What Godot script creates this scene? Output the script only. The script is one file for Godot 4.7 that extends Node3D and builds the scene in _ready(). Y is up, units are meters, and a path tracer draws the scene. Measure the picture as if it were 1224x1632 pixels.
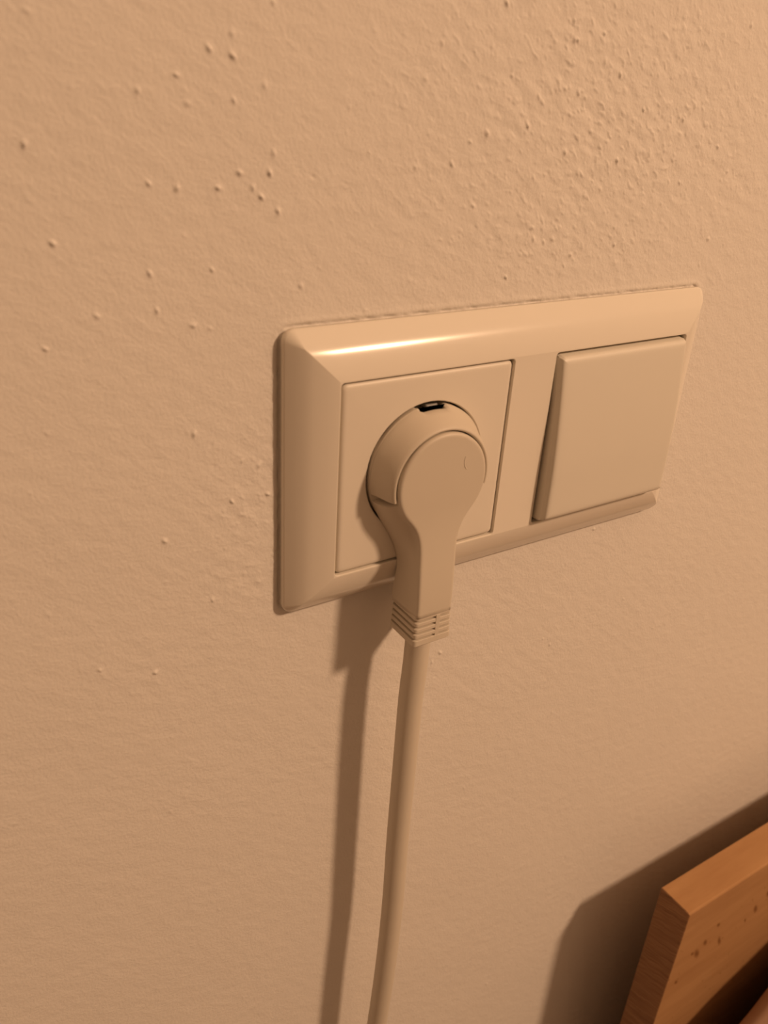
extends Node3D
# Units inside the builders are millimetres in the wall's own axes (x right, y up, z out of the wall,
# origin in the middle of the double cover frame); MB.commit scales them to metres.

const Y0 := 0.8            # height of the cover frame's middle above the floor, metres
const SX := -35.5          # middle of the socket, mm
const TX := 35.5           # middle of the switch, mm
const LAMP := Vector3(0.64, Y0 + 0.76, 0.92)

var rng := RandomNumberGenerator.new()
var M := {}


# ---------------------------------------------------------------- mesh helper
class MB:
	var p := PackedVector3Array()
	var g := PackedInt32Array()
	var uv := PackedVector2Array()

	func tri(a: Vector3, b: Vector3, c: Vector3, group := 0) -> void:
		if a.is_equal_approx(b) or b.is_equal_approx(c) or a.is_equal_approx(c):
			return
		p.append(a); p.append(b); p.append(c); g.append(group)

	func quad(a: Vector3, b: Vector3, c: Vector3, d: Vector3, group := 0) -> void:
		tri(a, b, c, group); tri(a, c, d, group)

	func loft(rings: Array, group := 0, closed := true) -> void:
		for k in rings.size() - 1:
			var u: PackedVector3Array = rings[k]
			var w: PackedVector3Array = rings[k + 1]
			var n := u.size()
			for i in (n if closed else n - 1):
				var j := (i + 1) % n
				quad(u[i], u[j], w[j], w[i], group)

	func fan(ring: PackedVector3Array, group := 0, flip := false) -> void:
		var c := Vector3.ZERO
		for q in ring: c += q
		c /= ring.size()
		for i in ring.size():
			var j := (i + 1) % ring.size()
			if flip: tri(c, ring[j], ring[i], group)
			else: tri(c, ring[i], ring[j], group)

	func commit() -> ArrayMesh:
		var vol := 0.0
		for k in range(0, p.size(), 3):
			vol += p[k].dot(p[k + 1].cross(p[k + 2]))
		var st := SurfaceTool.new()
		st.begin(Mesh.PRIMITIVE_TRIANGLES)
		for t in g.size():
			st.set_smooth_group(g[t] if g[t] >= 0 else -1)
			var o := [0, 1, 2] if vol < 0.0 else [0, 2, 1]
			for k in o:
				var i: int = t * 3 + k
				if uv.size(): st.set_uv(uv[i])
				st.add_vertex(p[i] * 0.001)
		st.generate_normals()
		st.index()
		return st.commit()


# ---------------------------------------------------------------- naming
func put(called: String, mesh: Mesh, mat: Material, parent: Node = self) -> MeshInstance3D:
	var o := MeshInstance3D.new()
	o.name = called
	o.mesh = mesh
	o.material_override = mat
	parent.add_child(o, true)
	return o


func thing(called: String, label: String, category: String, at: Vector3) -> Node3D:
	var o := Node3D.new()
	o.name = called
	o.position = at
	add_child(o, true)
	o.set_meta("label", label)
	o.set_meta("category", category)
	return o


func tag(o: Node3D, label: String, category: String) -> Node3D:
	o.set_meta("label", label)
	o.set_meta("category", category)
	return o


func struct(called: String, mesh: Mesh, mat: Material, at: Vector3) -> MeshInstance3D:
	var o := put(called, mesh, mat)
	o.position = at
	o.set_meta("kind", "structure")
	return o


# ---------------------------------------------------------------- outlines
func rrect(hw: float, hh: float, r: float, nc := 6, ns := 12) -> PackedVector2Array:
	var out := PackedVector2Array()
	var c := [Vector2(hw - r, hh - r), Vector2(-hw + r, hh - r), Vector2(-hw + r, -hh + r), Vector2(hw - r, -hh + r)]
	for k in 4:
		for i in nc + 1:
			var a := PI / 2 * (k + float(i) / nc)
			out.append(c[k] + Vector2(cos(a), sin(a)) * r)
		var a1 := PI / 2 * (k + 1)
		var s: Vector2 = c[k] + Vector2(cos(a1), sin(a1)) * r
		var e: Vector2 = c[(k + 1) % 4] + Vector2(cos(a1), sin(a1)) * r
		for i in range(1, ns):
			out.append(s.lerp(e, float(i) / ns))
	return out


func lift(o: PackedVector2Array, z: float, off := Vector2.ZERO) -> PackedVector3Array:
	var out := PackedVector3Array()
	for q in o: out.append(Vector3(q.x + off.x, q.y + off.y, z))
	return out


func circle(r: float, n: int, z: float, c := Vector2.ZERO) -> PackedVector3Array:
	var out := PackedVector3Array()
	for i in n:
		var a := TAU * i / n
		out.append(Vector3(c.x + r * cos(a), c.y + r * sin(a), z))
	return out


func spline(pts: Array, step: float) -> PackedVector3Array:
	var out := PackedVector3Array()
	for k in pts.size() - 1:
		var a: Vector3 = pts[maxi(k - 1, 0)]
		var b: Vector3 = pts[k]
		var c: Vector3 = pts[k + 1]
		var d: Vector3 = pts[mini(k + 2, pts.size() - 1)]
		var n := maxi(2, int(b.distance_to(c) / step))
		for i in n:
			out.append(b.cubic_interpolate(c, a, d, float(i) / n))
	out.append(pts[-1])
	return out


func tube(pts: PackedVector3Array, r: float, n := 24) -> ArrayMesh:
	var m := MB.new()
	var rings := []
	var side := Vector3.RIGHT
	for i in pts.size():
		var t := (pts[mini(i + 1, pts.size() - 1)] - pts[maxi(i - 1, 0)]).normalized()
		side = (side - t * side.dot(t)).normalized()
		var up := t.cross(side)
		var ring := PackedVector3Array()
		for k in n:
			var a := TAU * k / n
			ring.append(pts[i] + (side * cos(a) + up * sin(a)) * r)
		rings.append(ring)
	m.loft(rings, 0)
	m.fan(rings[0], 1, true)
	m.fan(rings[-1], 1)
	return m.commit()


func lathe(profile: Array, n := 48) -> ArrayMesh:      # profile of Vector2(radius, y)
	var m := MB.new()
	var rings := []
	for q in profile:
		var ring := PackedVector3Array()
		for i in n:
			var a := TAU * i / n
			ring.append(Vector3(q.x * cos(a), q.y, q.x * sin(a)))
		rings.append(ring)
	m.loft(rings, 0)
	return m.commit()


func box(a: Vector3, b: Vector3, r := 0.0) -> ArrayMesh:   # chamfered box between two corners, mm
	var m := MB.new()
	var c := (a + b) / 2
	var h := (b - a) / 2
	r = maxf(r, 0.001)
	var rings := []
	for q in [[0.0, r], [r * 0.3, r * 0.3], [r, 0.0]]:
		rings.append(lift(rrect(h.x - q[1], h.y - q[1], maxf(r, 0.002), 3, 1), -h.z + q[0], Vector2(c.x, c.y)))
	for q in [[r, 0.0], [r * 0.3, r * 0.3], [0.0, r]]:
		rings.append(lift(rrect(h.x - q[1], h.y - q[1], maxf(r, 0.002), 3, 1), h.z - q[0], Vector2(c.x, c.y)))
	for ring in rings:
		for i in ring.size(): ring[i].z += c.z
	for k in rings.size() - 1:
		m.loft([rings[k], rings[k + 1]], -1)
	m.fan(rings[0], -1, true)
	m.fan(rings[-1], -1)
	return m.commit()


# ---------------------------------------------------------------- materials
func plain(color: Color, rough: float, spec := 0.5) -> StandardMaterial3D:
	var m := StandardMaterial3D.new()
	m.albedo_color = color
	m.roughness = rough
	m.metallic_specular = spec
	return m


func grain_normal(freq: float, size: int, strength: float, sd: int) -> NoiseTexture2D:
	var n := FastNoiseLite.new()
	n.seed = sd
	n.noise_type = FastNoiseLite.TYPE_SIMPLEX_SMOOTH
	n.frequency = freq
	n.fractal_octaves = 4
	n.fractal_gain = 0.6
	var t := NoiseTexture2D.new()
	t.width = size
	t.height = size
	t.seamless = true
	t.as_normal_map = true
	t.bump_strength = strength
	t.noise = n
	return t


func wood_face(w: int, h: int, mm: float, flecks: Array) -> ImageTexture:   # lengthwise grain along u
	var im := Image.create(w, h, false, Image.FORMAT_RGB8)
	var a := FastNoiseLite.new(); a.seed = 5; a.frequency = 0.012
	var b := FastNoiseLite.new(); b.seed = 6; b.frequency = 0.05
	var c := FastNoiseLite.new(); c.seed = 7; c.frequency = 0.25
	for y in h:
		for x in w:
			var t := 0.5 + 0.30 * a.get_noise_2d(x * 0.22, y) + 0.18 * b.get_noise_2d(x * 0.10, y) + 0.08 * c.get_noise_2d(x * 0.12, y)
			im.set_pixel(x, y, Color(0.66, 0.47, 0.31).lerp(Color(0.79, 0.60, 0.42), clampf(t, 0.0, 1.0)))
	for f in flecks:                                     # small dark pith flecks of the beech
		var r: Vector2 = f[1]
		for dy in range(-int(r.y * 2 / mm), int(r.y * 2 / mm) + 1):
			for dx in range(-int((r.x + r.y) * 2 / mm), int((r.x + r.y) * 2 / mm) + 1):
				var px := int(f[0].x / mm) + dx
				var py := int(f[0].y / mm) + dy
				if px < 0 or py < 0 or px >= w or py >= h: continue
				var d := Vector2((dx - dy * 0.42) * mm / r.x, dy * mm / r.y).length() + 0.5 * c.get_noise_2d(px * 3.0, py * 3.0)
				var s: float = f[2] * clampf(1.4 - d, 0.0, 1.0)
				im.set_pixel(px, py, im.get_pixel(px, py).lerp(Color(0.42, 0.25, 0.12), s))
	return ImageTexture.create_from_image(im)


func wood_end(w: int, h: int) -> ImageTexture:           # end grain: fine dark lines across the thickness
	var im := Image.create(w, h, false, Image.FORMAT_RGB8)
	var a := FastNoiseLite.new(); a.seed = 15; a.frequency = 0.055
	var b := FastNoiseLite.new(); b.seed = 16; b.frequency = 0.16
	for y in h:
		for x in w:
			var v := y + x * 0.35 + 6.0 * a.get_noise_2d(x * 0.3, y * 0.2)
			var t := 0.55 + 0.45 * a.get_noise_2d(x * 0.03, v) + 0.5 * b.get_noise_2d(x * 0.05, v)
			im.set_pixel(x, y, Color(0.50, 0.34, 0.22).lerp(Color(0.70, 0.51, 0.36), clampf(t, 0.0, 1.0)))
	return ImageTexture.create_from_image(im)


func make_materials() -> void:
	M.wall = plain(Color(0.885, 0.86, 0.83), 0.92, 0.25)
	M.wall.normal_enabled = true
	M.wall.normal_texture = grain_normal(0.10, 1024, 4.0, 3)
	M.wall.normal_scale = 0.16
	M.room = plain(Color(0.765, 0.74, 0.71), 0.95, 0.2)
	M.floor = plain(Color(0.42, 0.29, 0.20), 0.6)
	M.plastic = plain(Color(0.90, 0.87, 0.82), 0.18)
	M.cover = plain(Color(0.885, 0.855, 0.805), 0.42)
	M.rocker = plain(Color(0.86, 0.835, 0.785), 0.45)
	M.plug = plain(Color(0.81, 0.771, 0.71), 0.48)
	M.cable = plain(Color(0.81, 0.771, 0.71), 0.55)
	M.dark = plain(Color(0.10, 0.09, 0.08), 0.7)
	M.metal = plain(Color(0.58, 0.57, 0.55), 0.5)
	M.metal.metallic = 0.3
	M.beech = plain(Color(0.93, 0.96, 0.97), 0.7, 0.3)
	M.beech_end = plain(Color(0.90, 0.92, 0.92), 0.75)
	M.pillow = plain(Color(0.66, 0.54, 0.46), 0.95, 0.2)
	M.sheet = plain(Color(0.72, 0.68, 0.64), 0.95, 0.2)
	M.black = plain(Color(0.06, 0.06, 0.06), 0.5)


# ---------------------------------------------------------------- the plastered wall
func wall_mesh() -> ArrayMesh:
	var xs := PackedFloat32Array()
	var ys := PackedFloat32Array()
	for seg in [[-1200.0, -260.0, 120.0], [-260.0, -180.0, 20.0], [-180.0, -136.0, 1.0], [-136.0, 112.0, 0.36], [112.0, 270.0, 1.0], [270.0, 350.0, 20.0], [350.0, 2600.0, 225.0]]:
		for k in int(round((seg[1] - seg[0]) / seg[2])): xs.append(seg[0] + k * seg[2])
	xs.append(2600.0)
	for seg in [[-800.0, -400.0, 50.0], [-400.0, -110.0, 0.8], [-110.0, 130.0, 0.36], [130.0, 200.0, 14.0], [200.0, 1600.0, 200.0]]:
		for k in int(round((seg[1] - seg[0]) / seg[2])): ys.append(seg[0] + k * seg[2])
	ys.append(1600.0)
	var nx := xs.size()
	var ny := ys.size()
	var big := FastNoiseLite.new(); big.seed = 11; big.frequency = 1.0 / 70.0; big.fractal_octaves = 2
	var mid := FastNoiseLite.new(); mid.seed = 12; mid.frequency = 1.0 / 9.0; mid.fractal_octaves = 2
	var fine := FastNoiseLite.new(); fine.seed = 13; fine.frequency = 1.0 / 3.4; fine.fractal_octaves = 2
	var brush := FastNoiseLite.new(); brush.seed = 14; brush.frequency = 1.0 / 3.5; brush.fractal_octaves = 2
	var patch := FastNoiseLite.new(); patch.seed = 17; patch.frequency = 1.0 / 30.0
	var h := PackedFloat32Array()
	h.resize(nx * ny)
	for j in ny:
		var y := ys[j]
		for i in nx:
			var x := xs[i]
			# the plaster is roughest above and to the right of the frame and smooths out to the left and below
			var r := 0.16 + 0.95 * exp(-(pow((x - 22.0) / 58.0, 2.0) + pow((y - 84.0) / 36.0, 2.0)))
			r += 0.5 * exp(-(pow((x + 84.0) / 10.0, 2.0) + pow((y + 8.0) / 20.0, 2.0)))
			r *= 1.0 + 0.8 * patch.get_noise_2d(x, y)
			var v := 0.20 * big.get_noise_2d(x, y) + (0.045 + 0.17 * r) * mid.get_noise_2d(x * 0.906 - y * 0.423, (x * 0.423 + y * 0.906) * 1.6)
			v += 0.05 * r * fine.get_noise_2d(x, y)
			v += 0.20 * r * smoothstep(0.26, 0.66, fine.get_noise_2d(x * 0.85 - y * 0.4 + 300.0, (x * 0.4 + y * 0.85) * 1.3))
			# brush strokes of the thick paint, low on the right
			var low := clampf((-y - 42.0) / 30.0, 0.0, 1.0) * clampf((x + 45.0) / 40.0, 0.0, 1.0)
			if low > 0.0:
				var turn := 0.752 - 0.75 * clampf((-y - 110.0) / 70.0, 0.0, 1.0)
				v += 0.05 * low * (0.6 + patch.get_noise_2d(x, y)) * brush.get_noise_2d((x * cos(turn) - y * sin(turn)) * 0.09, (x * sin(turn) + y * cos(turn)) * 0.75)
			# the seam where the paint stops at the cover frame
			var ox := absf(x) - 72.8
			var oy := absf(y) - 37.4
			var out := (maxf(ox, oy) if minf(ox, oy) < 0.0 else Vector2(ox, oy).length()) - 3.0
			if out > -3.0 and out < 3.0:
				v -= clampf(1.0 - absf(out + 0.05) / 0.6, 0.0, 1.0) * (0.45 + 0.5 * fine.get_noise_2d(x * 0.7, y * 0.7))
				v += 0.10 * clampf(1.0 - absf(out - 1.3) / 0.8, 0.0, 1.0)
			h[j * nx + i] = v
	# grains of grit in the paint, each a small mound
	var spots := []
	var seen := [Vector2(-77, 79), Vector2(-85, 75), Vector2(-78, 75), Vector2(-90, 72), Vector2(-82, 72), Vector2(-80, 70), Vector2(-76, 67), Vector2(-105, 47), Vector2(-97, 43), Vector2(-77, 107), Vector2(-86, 101), Vector2(-91, 98),
		Vector2(-86, 97), Vector2(-98, 93), Vector2(-106, 90), Vector2(-96, 88), Vector2(-86, 89), Vector2(-79, 92), Vector2(-105, 73), Vector2(-99, 72), Vector2(-128, 80), Vector2(-125, 62), Vector2(-118, 47), Vector2(-92, 55),
		Vector2(-70, 50), Vector2(-129, 41), Vector2(-106, 55), Vector2(5, 110), Vector2(6, 106), Vector2(7, 106), Vector2(-17, 112), Vector2(-6, 86), Vector2(-19, 84), Vector2(-24, 82), Vector2(5, 95), Vector2(10, 94),
		Vector2(-13, 97), Vector2(8, 80), Vector2(28, 78), Vector2(70, 82), Vector2(56, 72), Vector2(77, 75), Vector2(52, 89), Vector2(73, 114), Vector2(16, 108), Vector2(24, 99), Vector2(35, 91), Vector2(0, 61), Vector2(5, 57),
		Vector2(1, 58), Vector2(16, 53), Vector2(14, 50), Vector2(33, 55), Vector2(75, 55), Vector2(-3, 54), Vector2(-7, 48), Vector2(-21, 67), Vector2(-29, 77), Vector2(48, -44), Vector2(-19, -79), Vector2(-16, -76),
		Vector2(-79, -3), Vector2(-89, -3), Vector2(-107, -10), Vector2(-112, -49), Vector2(-126, -43), Vector2(-37, -59), Vector2(-98, 17)]
	for s in seen:
		spots.append([s, rng.randf_range(0.36, 0.56), rng.randf_range(0.38, 0.75)])
	for k in 9000:
		var s := Vector2(rng.randf_range(-178, 265), rng.randf_range(-380, 128))
		var keep := 0.022 + 0.46 * exp(-(pow((s.x - 22.0) / 58.0, 2.0) + pow((s.y - 82.0) / 38.0, 2.0))) + 0.4 * exp(-(pow((s.x + 84.0) / 9.0, 2.0) + pow((s.y + 6.0) / 20.0, 2.0)))
		if rng.randf() < keep:
			var big_one := rng.randf() < 0.10
			spots.append([s, rng.randf_range(0.28, 0.50) * (1.3 if big_one else 1.0), rng.randf_range(0.06, 0.28) * (1.7 if big_one else 1.0) * (1.0 if rng.randf() < 0.8 else -0.8)])
	for s in spots:
		var i0 := xs.bsearch(s[0].x)
		var j0 := ys.bsearch(s[0].y)
		var n := 6
		var lean := rng.randf_range(-0.5, 0.5)
		var thin := rng.randf_range(0.75, 1.35)
		for j in range(maxi(j0 - n, 0), mini(j0 + n, ny)):
			for i in range(maxi(i0 - n, 0), mini(i0 + n, nx)):
				var dx := (xs[i] - s[0].x as float) * thin
				var dy := (ys[j] - s[0].y as float) / thin + lean * dx
				h[j * nx + i] += s[2] * exp(-(dx * dx + dy * dy) / (s[1] * s[1]))
	var pos := PackedVector3Array()
	var nor := PackedVector3Array()
	var uvs := PackedVector2Array()
	pos.resize(nx * ny + 4)
	nor.resize(nx * ny + 4)
	uvs.resize(nx * ny + 4)
	for j in ny:
		var jm := maxi(j - 1, 0)
		var jp := mini(j + 1, ny - 1)
		for i in nx:
			var im := maxi(i - 1, 0)
			var ip := mini(i + 1, nx - 1)
			var k := j * nx + i
			pos[k] = Vector3(xs[i], ys[j], h[k]) * 0.001
			nor[k] = Vector3(-(h[j * nx + ip] - h[j * nx + im]) / (xs[ip] - xs[im]), -(h[jp * nx + i] - h[jm * nx + i]) / (ys[jp] - ys[jm]), 1.0).normalized()
			uvs[k] = Vector2(xs[i], -ys[j]) / 140.0
	var idx := PackedInt32Array()
	idx.resize((nx - 1) * (ny - 1) * 6 + 6)
	var w := 0
	for j in ny - 1:
		for i in nx - 1:
			var a := j * nx + i
			idx[w] = a; idx[w + 1] = a + nx; idx[w + 2] = a + 1
			idx[w + 3] = a + 1; idx[w + 4] = a + nx; idx[w + 5] = a + nx + 1
			w += 6
	var b := nx * ny                                        # the back of the wall, 100 mm behind
	var corners := [Vector3(-1200, -800, -100), Vector3(2600, -800, -100), Vector3(2600, 1600, -100), Vector3(-1200, 1600, -100)]
	for k in 4:
		pos[b + k] = corners[k] * 0.001
		nor[b + k] = Vector3(0, 0, -1)
		uvs[b + k] = Vector2.ZERO
	for k in [0, 1, 2, 0, 2, 3]:
		idx[w] = b + k; w += 1
	var arr := []
	arr.resize(Mesh.ARRAY_MAX)
	arr[Mesh.ARRAY_VERTEX] = pos
	arr[Mesh.ARRAY_NORMAL] = nor
	arr[Mesh.ARRAY_TEX_UV] = uvs
	arr[Mesh.ARRAY_INDEX] = idx
	var am := ArrayMesh.new()
	am.add_surface_from_arrays(Mesh.PRIMITIVE_TRIANGLES, arr)
	return am


# ---------------------------------------------------------------- cover frame, socket, switch
func frame_mesh() -> ArrayMesh:
	var m := MB.new()
	var hw := 75.8
	var hh := 40.4
	var side := [[2.2, -0.6], [2.2, 0.75], [0.2, 0.75], [0.0, 0.95], [0.0, 2.1], [0.1, 2.35], [0.4, 2.7]]
	var prof := [[0.4, 2.7], [1.0, 3.3], [2.0, 4.25], [3.0, 5.12], [4.0, 5.9], [4.8, 6.43], [5.4, 6.77], [6.0, 7.06], [6.8, 7.41], [8.0, 7.89], [9.5, 8.42], [11.0, 8.87], [12.0, 9.12], [12.25, 9.17]]
	for part in [side, prof]:
		var rings := []
		for q in part:
			rings.append(lift(rrect(hw - q[0], hh - q[0], maxf(3.2 - q[0] * 0.75, 0.2), 8, 24), q[1]))
		m.loft(rings, 10 if part == side else 2)
	var ow := hw - 12.25
	var oh := hh - 12.25
	for end in [-1, 1]:
		var c := Vector2(SX if end < 0 else TX, 0)
		var lo := Vector2(-ow, -oh) if end < 0 else Vector2(0, -oh)
		var hi := Vector2(0, oh) if end < 0 else Vector2(ow, oh)
		var hole := rrect(27.85, 27.85, 1.1, 6, 12)
		var outer := PackedVector3Array()
		for p in hole:
			var e := Vector2.ZERO
			var ax := absf(p.x) > 26.74
			var ay := absf(p.y) > 26.74
			e.x = (hi.x if p.x > 0 else lo.x) if ax else c.x + p.x
			e.y = (hi.y if p.y > 0 else lo.y) if ay else p.y
			outer.append(Vector3(e.x, e.y, 9.17))
		m.loft([outer, lift(hole, 9.17, c)], 2)
		m.loft([lift(hole, 9.17, c), lift(rrect(27.75, 27.75, 1.0, 6, 12), 9.08, c), lift(rrect(27.68, 27.68, 0.95, 6, 12), 8.85, c)], 3)
		m.loft([lift(rrect(27.68, 27.68, 0.95, 6, 12), 8.85, c), lift(rrect(27.68, 27.68, 0.95, 6, 12), 0.0, c)], 4)
	return m.commit()


func socket_cover_mesh() -> ArrayMesh:
	var m := MB.new()
	var rings := []
	for q in [[0.0, 0.3], [0.0, 7.7], [0.08, 8.2], [0.3, 8.6], [0.7, 8.87], [1.2, 8.97], [1.8, 9.0]]:
		rings.append(lift(rrect(27.3 - q[0], 27.3 - q[0], maxf(1.5 - q[0] * 0.6, 0.3), 6, 16), q[1]))
	m.loft(rings, 1)
	var o := rrect(25.5, 25.5, 0.42, 6, 16)
	var hole := []
	for q in [[19.4, 9.0], [19.22, 8.93], [19.1, 8.7], [19.05, 8.3], [18.95, 1.0], [0.01, 1.0]]:
		var ring := PackedVector3Array()
		for p in o: ring.append(Vector3(p.normalized().x * q[0], p.normalized().y * q[0], q[1]))
		hole.append(ring)
	m.loft([rings[-1], hole[0]], 1)
	m.loft(hole.slice(0, 4), 2)
	m.loft(hole.slice(3, 5), 3)
	m.loft(hole.slice(4), 4)
	return m.commit()


func rocker_front(y: float) -> float:
	return 13.6 - 2.9 * pow(clampf((y + 12.0) / 39.0, 0.0, 1.0), 1.65)


func rocker_mesh() -> ArrayMesh:
	var m := MB.new()
	var rings := []
	var levels := [[0.0, -99.0], [0.25, 3.6], [0.75, 1.5], [0.85, 1.05], [1.05, 0.65], [1.35, 0.36], [1.8, 0.14], [2.4, 0.03], [3.2, 0.0], [5.0, 0.0], [8.0, 0.0], [13.0, 0.0], [18.0, 0.0], [22.0, 0.0], [25.0, 0.0], [27.15, 0.0]]
	for q in levels:
		var ring := PackedVector3Array()
		for p in rrect(27.2 - q[0], 27.2 - q[0], maxf(1.4 - q[0] * 0.5, 0.02), 6, 28):
			var side_round: float = q[1] * (0.55 if absf(p.x) > absf(p.y) else 1.0)
			var z: float = 3.0 if q[1] < -50.0 else rocker_front(p.y) - side_round
			var y := p.y + (0.24 * (z - 9.0) if p.y < 0.0 and z > 9.0 else 0.0) * clampf(-p.y / 27.0, 0.0, 1.0)
			ring.append(Vector3(p.x, y, z))
		rings.append(ring)
	m.loft(rings.slice(0, 2), 1)
	m.loft(rings.slice(1), 2)
	m.fan(rings[0], 3, true)
	return m.commit()


# ---------------------------------------------------------------- the angled plug
const ARC := 56
const TAIL := 26

func half_outline(cy: float, r: float, a_end: float, w1: float, y1: float, w2: float, y2: float) -> PackedVector2Array:
	# right half of a keyhole from its top to the end of its neck; the first ARC + 1 points run from 90 to -22 degrees
	var out := PackedVector2Array()
	for i in ARC + 1:
		var a := deg_to_rad(lerpf(90.0, -22.0, float(i) / ARC))
		out.append(Vector2(r * cos(a), cy + r * sin(a)))
	var dense := PackedVector2Array()
	var n := 20
	for i in n:
		var a := deg_to_rad(lerpf(-22.0, -a_end, float(i) / n))
		dense.append(Vector2(r * cos(a), cy + r * sin(a)))
	var s := Vector2(r * cos(deg_to_rad(-a_end)), cy + r * sin(deg_to_rad(-a_end)))
	var dir := Vector2(-sin(deg_to_rad(a_end)), -cos(deg_to_rad(a_end)))
	var e := Vector2(w1, y1)
	var k := s.distance_to(e) * 0.42
	for i in 40:
		dense.append(s.bezier_interpolate(s + dir * k, e + Vector2(0, k), e, i / 40.0))
	for i in 11:
		dense.append(e.lerp(Vector2(w2, y2), i / 10.0))
	var total := 0.0
	for i in dense.size() - 1: total += dense[i].distance_to(dense[i + 1])
	var at := 0
	var gone := 0.0
	for t in range(1, TAIL + 1):
		var want := total * t / TAIL
		while at < dense.size() - 2 and gone + dense[at].distance_to(dense[at + 1]) < want:
			gone += dense[at].distance_to(dense[at + 1]); at += 1
		var seg := dense[at].distance_to(dense[at + 1])
		out.append(dense[at].lerp(dense[at + 1], clampf((want - gone) / maxf(seg, 1e-6), 0.0, 1.0)))
	return out


func both(h: PackedVector2Array, z: Callable) -> PackedVector3Array:
	var out := PackedVector3Array()
	for p in h: out.append(Vector3(p.x + plug_lean(p.y), p.y, z.call(p.y)))
	for i in range(h.size() - 1, 0, -1): out.append(Vector3(-h[i].x + plug_lean(h[i].y), h[i].y, z.call(h[i].y)))
	return out


func plug_lean(y: float) -> float:
	return -0.6 * clampf((-y - 14.0) / 28.0, 0.0, 1.0)


func inset(h: PackedVector2Array, d: float) -> PackedVector2Array:
	var out := PackedVector2Array()
	for i in h.size():
		var a := h[maxi(i - 1, 0)]
		var b := h[mini(i + 1, h.size() - 1)]
		var t := (b - a).normalized()
		if i == 0: t = Vector2(1, 0)
		out.append(h[i] + Vector2(t.y, -t.x) * d)
	return out


func cap(m: MB, h: PackedVector2Array, z: Callable, group: int, front: bool) -> void:
	for i in h.size() - 1:
		var la := plug_lean(h[i].y)
		var lb := plug_lean(h[i + 1].y)
		var a := Vector3(h[i].x + la, h[i].y, z.call(h[i].y))
		var b := Vector3(h[i + 1].x + lb, h[i + 1].y, z.call(h[i + 1].y))
		var c := Vector3(-h[i + 1].x + lb, b.y, b.z)
		var d := Vector3(-h[i].x + la, a.y, a.z)
		if front: m.quad(a, b, c, d, group)
		else: m.quad(d, c, b, a, group)


func plug_front_z(y: float) -> float:
	return 18.2 + 2.2 * smoothstep(0.0, 1.0, clampf((-y - 8.0) / 34.0, 0.0, 1.0))


func plug_back_z(y: float) -> float:
	return 9.2 - 1.6 * smoothstep(0.0, 1.0, clampf((-y - 29.0) / 11.0, 0.0, 1.0))


func plug_body_mesh() -> ArrayMesh:
	var m := MB.new()
	var back := half_outline(0.0, 18.5, 24.0, 6.9, -32.0, 6.5, -42.0)
	var face := half_outline(-1.0, 14.3, 42.0, 6.3, -26.0, 6.1, -42.0)
	for i in ARC + 1:                                        # the notch for the earthing clip, at the top
		var a := lerpf(90.0, -22.0, float(i) / ARC)
		if a > 77.0: back[i] = back[i] * (16.7 / 18.5)
	var step := 0
	for i in ARC + 1:
		if lerpf(90.0, -22.0, float(i) / ARC) > -18.6: step = i
	var rings := []
	rings.append(both(back, plug_back_z))
	rings.append(both(back, func(y): return plug_back_z(y) + 0.7))
	for t in [0.0, 0.15, 0.3, 0.45, 0.6, 0.75, 0.88, 1.0]:
		var h := PackedVector2Array()
		for i in back.size():
			var e := lerpf(2.6, 1.15, clampf(float(i - step) / 16.0, 0.0, 1.0))
			h.append(face[i] if i <= step else back[i].lerp(face[i], pow(t, e)))
		rings.append(both(h, func(y): return lerpf(plug_back_z(y) + 0.7, plug_front_z(y) - 1.0, t)))
	m.loft(rings.slice(0, 2), 1)
	m.loft(rings.slice(1, 3), 1)
	var rim := [rings[-1]]
	for q in [[0.06, 0.6], [0.22, 0.3], [0.5, 0.1], [0.9, 0.02], [1.3, 0.0]]:
		rim.append(both(inset(face, q[0]), func(y): return plug_front_z(y) - q[1]))
	# the side: smooth, but with a hard edge at the step where the collar's slot is
	for k in range(2, rings.size() - 1):
		var u: PackedVector3Array = rings[k]
		var w: PackedVector3Array = rings[k + 1]
		for i in u.size():
			var j := (i + 1) % u.size()
			var lo := mini(i, u.size() - i)
			var hi := mini(j, u.size() - j)
			var hard := mini(lo, hi) == step and maxi(lo, hi) == step + 1
			var upper := maxi(lo, hi) <= step
			m.quad(u[i], u[j], w[j], w[i], 4 if hard else (5 if upper else 2))
	m.loft(rim, 2)
	cap(m, inset(face, 1.3), plug_front_z, 2, true)
	cap(m, back, plug_back_z, 3, false)
	# the round base that sits in the socket
	var base := []
	for q in [[17.0, 2.0], [18.2, 2.6], [18.45, 3.4], [18.5, 9.3]]:
		var ring := PackedVector3Array()
		for i in 120:
			var a := 360.0 * i / 120
			var r: float = q[0] if absf(wrapf(a - 90.0, -180, 180)) > 13.0 else minf(q[0], 16.7)
			ring.append(Vector3(r * cos(deg_to_rad(a)), r * sin(deg_to_rad(a)), q[1]))
		base.append(ring)
	m.loft(base, 6)
	m.fan(base[0], 7, true)
	m.fan(base[-1], 7)
	return m.commit()


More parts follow.
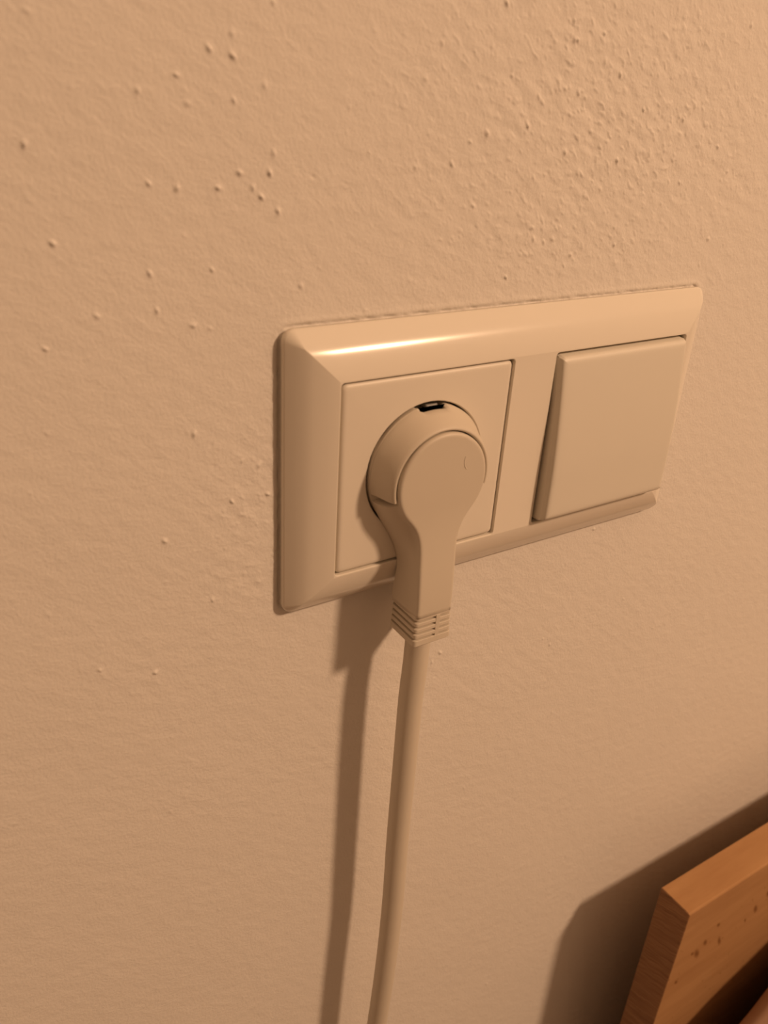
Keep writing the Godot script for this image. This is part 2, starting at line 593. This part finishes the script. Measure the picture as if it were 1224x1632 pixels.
func collar_mesh() -> ArrayMesh:                            # the raised crescent round the upper half of the plug's face
	var m := MB.new()
	var prof := [[14.65, 9.6], [14.65, 16.7], [14.72, 17.05], [14.95, 17.3], [15.25, 17.33], [15.55, 17.1], [15.9, 16.5], [16.5, 15.1], [17.2, 13.0], [17.85, 11.2], [18.4, 10.1], [18.5, 9.3]]
	var rings := []
	var n := 110
	for i in n + 1:
		var a := lerpf(-12.8, 192.8, float(i) / n)
		var notch := clampf((13.4 - absf(a - 90.0)) / 0.8, 0.0, 1.0)
		var ring := PackedVector3Array()
		for q in prof:
			var r: float = lerpf(q[0], minf(q[0], 16.7), notch) if q[1] < 10.7 else q[0]
			var cy: float = -1.0 * clampf((q[1] - 10.0) / 7.0, 0.0, 1.0) if q[0] > 15.0 else -1.0
			ring.append(Vector3(r * cos(deg_to_rad(a)), cy + r * sin(deg_to_rad(a)), q[1]))
		rings.append(ring)
	m.loft(rings, 1)
	m.fan(rings[0], 2, true)
	m.fan(rings[-1], 3)
	return m.commit()


func strain_relief_mesh() -> ArrayMesh:
	var m := MB.new()
	var rings := []
	var list := []                                           # [y, inset]
	list.append([-40.5, 0.3])
	list.append([-42.2, 0.0])
	for k in 4:
		var y := -42.6 - 2.0 * k
		list.append([y, 0.05]); list.append([y - 0.05, 0.9]); list.append([y - 0.75, 0.9]); list.append([y - 0.82, 0.1]); list.append([y - 1.0, 0.0]); list.append([y - 1.9, 0.0])
	list.append([-51.3, 0.0]); list.append([-51.7, 0.35]); list.append([-51.9, 1.0])
	for q in list:
		var t: float = clampf((-q[0] - 41.0) / 11.0, 0.0, 1.0)
		var hw: float = 6.25 + 0.45 * t - q[1]
		var zb: float = 7.4 - 0.2 * t + q[1]
		var zf: float = 20.35 + 0.25 * t - q[1]
		var ring := PackedVector3Array()
		for p in rrect(hw, (zf - zb) / 2, 1.1, 5, 3):
			ring.append(Vector3(p.x - 0.6, q[0], (zf + zb) / 2 + p.y))
		rings.append(ring)
	for k in rings.size() - 1:
		m.loft([rings[k], rings[k + 1]], k + 1)
	m.fan(rings[0], 90, true)
	m.fan(rings[-1], 91)
	return m.commit()


# ---------------------------------------------------------------- headboard and pillow
func headboard(at: Vector3) -> void:
	var b := thing("bed_headboard", "pale beech wood headboard board standing in front of the wall at lower right", "headboard", at)
	var x0 := 110.0
	var x1 := 1560.0
	var y1 := -238.0
	var y0 := -Y0 * 1000.0
	var z0 := 29.0
	var z1 := 46.0
	var r := 0.9
	var rr := 512.0 * 0.35                                   # mm covered by the face texture
	var m := MB.new()
	var prof := [Vector2(z0, y0), Vector2(z0, y1 - r * 0.5), Vector2(z0 + r * 0.5, y1), Vector2(z1 - r, y1), Vector2(z1 - r * 0.3, y1 - r * 0.3), Vector2(z1, y1 - r), Vector2(z1, y0)]
	for k in prof.size() - 1:
		var p: Vector2 = prof[k]
		var q: Vector2 = prof[k + 1]
		m.quad(Vector3(x0, p.y, p.x), Vector3(x1, p.y, p.x), Vector3(x1, q.y, q.x), Vector3(x0, q.y, q.x), -1)
	m.quad(Vector3(x0, y0, z0), Vector3(x1, y0, z0), Vector3(x1, y0, z1), Vector3(x0, y0, z1), -1)
	var right := PackedVector3Array()
	for p in prof: right.append(Vector3(x1, p.y, p.x))
	m.fan(right, -1, true)
	for p in m.p:
		var v := (y1 - p.y) + (z1 - p.z)
		m.uv.append(Vector2((p.x - x0) / 358.0, v / rr))
	for k in range(0, m.p.size(), 3):                        # consistent winding towards the outside
		var c := (m.p[k] + m.p[k + 1] + m.p[k + 2]) / 3.0 - Vector3((x0 + x1) / 2, (y0 + y1) / 2, (z0 + z1) / 2)
		var n := (m.p[k + 2] - m.p[k]).cross(m.p[k + 1] - m.p[k])
		if n.dot(c) < 0.0:
			var t := m.p[k + 1]; m.p[k + 1] = m.p[k + 2]; m.p[k + 2] = t
			var u := m.uv[k + 1]; m.uv[k + 1] = m.uv[k + 2]; m.uv[k + 2] = u
	put("board", m.commit(), M.beech, b)
	var e := MB.new()                                        # the sawn end, a thin cap over the board's end
	var ring0 := PackedVector3Array()
	var ring1 := PackedVector3Array()
	for p in prof:
		ring0.append(Vector3(x0 + 0.01, p.y, p.x))
		ring1.append(Vector3(x0 - 0.4, clampf(p.y, y0, y1 - 0.3), clampf(p.x, z0 + 0.3, z1 - 0.3)))
	e.loft([ring0, ring1], -1)
	e.fan(ring1, -1)
	for p in e.p: e.uv.append(Vector2((p.z - z0) / 17.1, (y1 - p.y) / 140.0))
	var eo := put("sawn_end", e.commit(), M.beech_end, b)
	eo.set_meta("label", "sawn end of the board with fine dark grain lines")


func pillow_mesh() -> ArrayMesh:
	var m := MB.new()
	var rings := []
	var fold := FastNoiseLite.new(); fold.seed = 31; fold.frequency = 1.0 / 90.0; fold.fractal_octaves = 3
	var n := 96
	for k in 33:
		var v := -PI / 2 + PI * k / 32
		var ring := PackedVector3Array()
		for i in n:
			var a := TAU * i / n
			var c := Vector2(signf(cos(a)) * pow(absf(cos(a)), 0.42), signf(sin(a)) * pow(absf(sin(a)), 0.42))
			var s := pow(maxf(cos(v), 0.0), 0.7)
			var p := Vector2(c.x * 300.0, c.y * 105.0) * s
			var z := sin(v) * (58.0 if v > 0 else 20.0)
			z += 7.0 * fold.get_noise_2d(p.x, p.y) * cos(v) * (1.0 if v > 0 else 0.3)
			ring.append(Vector3(p.x, p.y, z))
		rings.append(ring)
	m.loft(rings, 1)
	return m.commit()


# ---------------------------------------------------------------- build
func _ready() -> void:
	rng.seed = 20
	var cam := Camera3D.new()
	cam.name = "camera"
	cam.near = 0.01
	cam.fov = 62.68
	cam.position = Vector3(-0.16236, Y0 + 0.09489, 0.17979)
	cam.rotation = Vector3(-0.4763, -0.5889, 0.0641)
	var lens := CameraAttributesPhysical.new()          # a phone's lens: 2 mm wide, focused on the plug
	lens.frustum_focal_length = 12.0 / tan(deg_to_rad(62.68 / 2.0))
	lens.frustum_focus_distance = 0.275
	lens.frustum_near = 0.01
	lens.frustum_far = 100.0
	lens.exposure_aperture = 12.0
	cam.attributes = lens
	add_child(cam)
	cam.current = true

	var env := Environment.new()
	env.background_mode = Environment.BG_COLOR
	env.background_color = Color(0, 0, 0)
	env.tonemap_mode = Environment.TONE_MAPPER_LINEAR
	env.tonemap_exposure = 1.0
	env.sdfgi_enabled = true
	env.ssao_enabled = true
	env.ssil_enabled = true
	var we := WorldEnvironment.new()
	we.name = "environment"
	we.environment = env
	add_child(we)

	make_materials()

	# --- the room
	struct("wall_back", wall_mesh(), M.wall, Vector3(0, Y0, 0))
	struct("wall_left", box(Vector3(-1300, -800, -100), Vector3(-1200, 1600, 3200)), M.room, Vector3(0, Y0, 0))
	struct("wall_right", box(Vector3(2600, -800, -100), Vector3(2700, 1600, 3200)), M.room, Vector3(0, Y0, 0))
	struct("wall_front", box(Vector3(-1300, -800, 3200), Vector3(2700, 1600, 3300)), M.room, Vector3(0, Y0, 0))
	struct("floor", box(Vector3(-1300, -900, -100), Vector3(2700, -800, 3300)), M.floor, Vector3(0, Y0, 0))
	struct("ceiling", box(Vector3(-1300, 1600, -100), Vector3(2700, 1700, 3300)), M.room, Vector3(0, Y0, 0))

	# --- cover frame, socket, switch
	tag(put("cover_frame", frame_mesh(), M.plastic), "glossy white double surround with sloping rim enclosing both socket and switch", "cover frame").position = Vector3(0, Y0, 0)
	var so := thing("wall_socket", "white square wall socket with a round well, filled by the plug", "socket", Vector3(SX * 0.001, Y0, 0))
	put("cover_plate", socket_cover_mesh(), M.cover, so)
	put("earthing_clip", box(Vector3(-1.0, 16.95, 1.0), Vector3(3.0, 18.0, 8.2), 0.35), M.metal, so).set_meta("label", "shiny metal earthing clip at the top of the well")
	var sw := thing("light_switch", "white rocker light switch pressed in at the top, right of the socket", "light switch", Vector3(TX * 0.001, Y0, 0))
	put("rocker", rocker_mesh(), M.rocker, sw).position.x = 0.0003
	put("switch_base", box(Vector3(-27.5, -27.5, 0.4), Vector3(27.5, 27.5, 2.6), 0.5), M.dark, sw)

	# --- plug with its cord
	var pl := thing("power_plug", "off-white angled power plug in the socket with its cord hanging down", "power plug", Vector3(SX * 0.001, Y0, 0))
	put("plug_body", plug_body_mesh(), M.plug, pl)
	put("collar", collar_mesh(), M.plug, pl)
	var relief := put("strain_relief", strain_relief_mesh(), M.plug, pl)
	put("rib_bridge", box(Vector3(0.1, -50.9, 18.0), Vector3(1.5, -42.3, 20.5), 0.06), M.plug, relief)
	var dent := []
	for i in 9:
		var a := deg_to_rad(lerpf(150.0, 235.0, i / 8.0))
		dent.append(Vector3(8.4 + 2.3 * cos(a), 4.3 + 2.9 * sin(a), 18.1))
	put("moulded_mark", tube(spline(dent, 0.3), 0.22, 10), M.plug, pl)
	var run := [Vector3(-0.9, -47, 14.0), Vector3(-1.4, -57, 14.6), Vector3(-1.9, -65, 15.0), Vector3(-2.4, -77, 15.0), Vector3(-2.6, -107, 15.2), Vector3(-2.7, -139, 15.3), Vector3(-2.7, -168, 15.8), Vector3(-3.9, -201, 16.6), Vector3(-5.6, -239, 16.4), Vector3(-9, -300, 15.5),
		Vector3(-14, -400, 13), Vector3(-20, -520, 12), Vector3(-24, -650, 14), Vector3(-26, -760, 24), Vector3(-24, -795, 55), Vector3(10, -795.9, 130), Vector3(60, -795.9, 220)]
	put("cord", tube(spline(run, 4.0), 3.85, 28), M.cable, pl).set_meta("label", "round off-white cord leaving the plug downwards")

	# --- bed
	var flecks := []
	for f in [[18.2, 40.8, 1.2, 2.6], [23.0, 35.5, 0.9, 1.7], [36.5, 43.4, 0.8, 2.6], [62.7, 36.4, 1.0, 2.4], [14.0, 38.0, 0.7, 1.0], [30.0, 27.0, 0.8, 1.1], [56.0, 41.0, 0.5, 1.2], [70.0, 30.0, 0.7, 2.0], [80.0, 26.0, 0.7, 1.6], [8.0, 55.0, 0.7, 1.1]]:
		flecks.append([Vector2(f[0], f[1]), Vector2(f[2] * 1.45, f[3] * 1.45), 0.62])
	for k in 260:
		flecks.append([Vector2(rng.randf_range(0, 358), rng.randf_range(18, 179)), Vector2(rng.randf_range(0.25, 0.6), rng.randf_range(0.5, 1.4)), rng.randf_range(0.1, 0.35)])
	M.beech.albedo_texture = wood_face(1024, 512, 0.35, flecks)
	M.beech_end.albedo_texture = wood_end(128, 1024)
	headboard(Vector3(0, Y0, 0))
	var mt := put("mattress", box(Vector3(130, -790, 62), Vector3(1540, -520, 2050), 30.0), M.sheet)
	mt.position = Vector3(0, Y0, 0)
	tag(mt, "pale fabric mattress lying below the headboard", "mattress")
	var pw := put("pillow", pillow_mesh(), M.pillow)
	pw.position = Vector3(0.413, Y0 - 0.3305, 0.0738)
	pw.rotation = Vector3(0, 0, deg_to_rad(19.0))
	tag(pw, "brown fabric pillow leaning on the headboard in the bottom right corner", "pillow")

	# --- unseen lamp, out of view, placed to light wall and plug from upper right
	var lp := thing("unseen_pendant_lamp", "unseen round pendant lamp on a black cord, out of view, lighting the wall and plug", "lamp", LAMP)
	var gm := StandardMaterial3D.new()
	gm.albedo_color = Color(0.9, 0.88, 0.82)
	gm.emission_enabled = true
	gm.emission = Color(1.0, 0.78, 0.55)
	gm.emission_energy_multiplier = 3.0
	var prof := []
	for i in 33:
		var a := PI * i / 32
		prof.append(Vector2(maxf(80.0 * sin(a), 0.01), -80.0 * cos(a)))
	put("globe", lathe(prof), gm, lp)
	put("lamp_holder", lathe([Vector2(0.01, 76), Vector2(26, 76), Vector2(24, 110), Vector2(8, 122), Vector2(0.01, 124)]), M.black, lp)
	put("lamp_cord", tube(PackedVector3Array([Vector3(0, 120, 0), Vector3(0, 832, 0)]), 3.0, 12), M.black, lp)
	put("ceiling_rose", lathe([Vector2(0.01, 812), Vector2(40, 817), Vector2(45, 840), Vector2(0.01, 840)]), M.black, lp)
	var l := OmniLight3D.new()
	l.name = "unseen_lamp_light"
	l.light_color = Color(1.0, 0.822, 0.66)
	l.light_energy = 1.28
	l.light_size = 0.07
	l.omni_range = 12.0
	l.omni_attenuation = 2.0
	l.shadow_enabled = true
	lp.add_child(l)
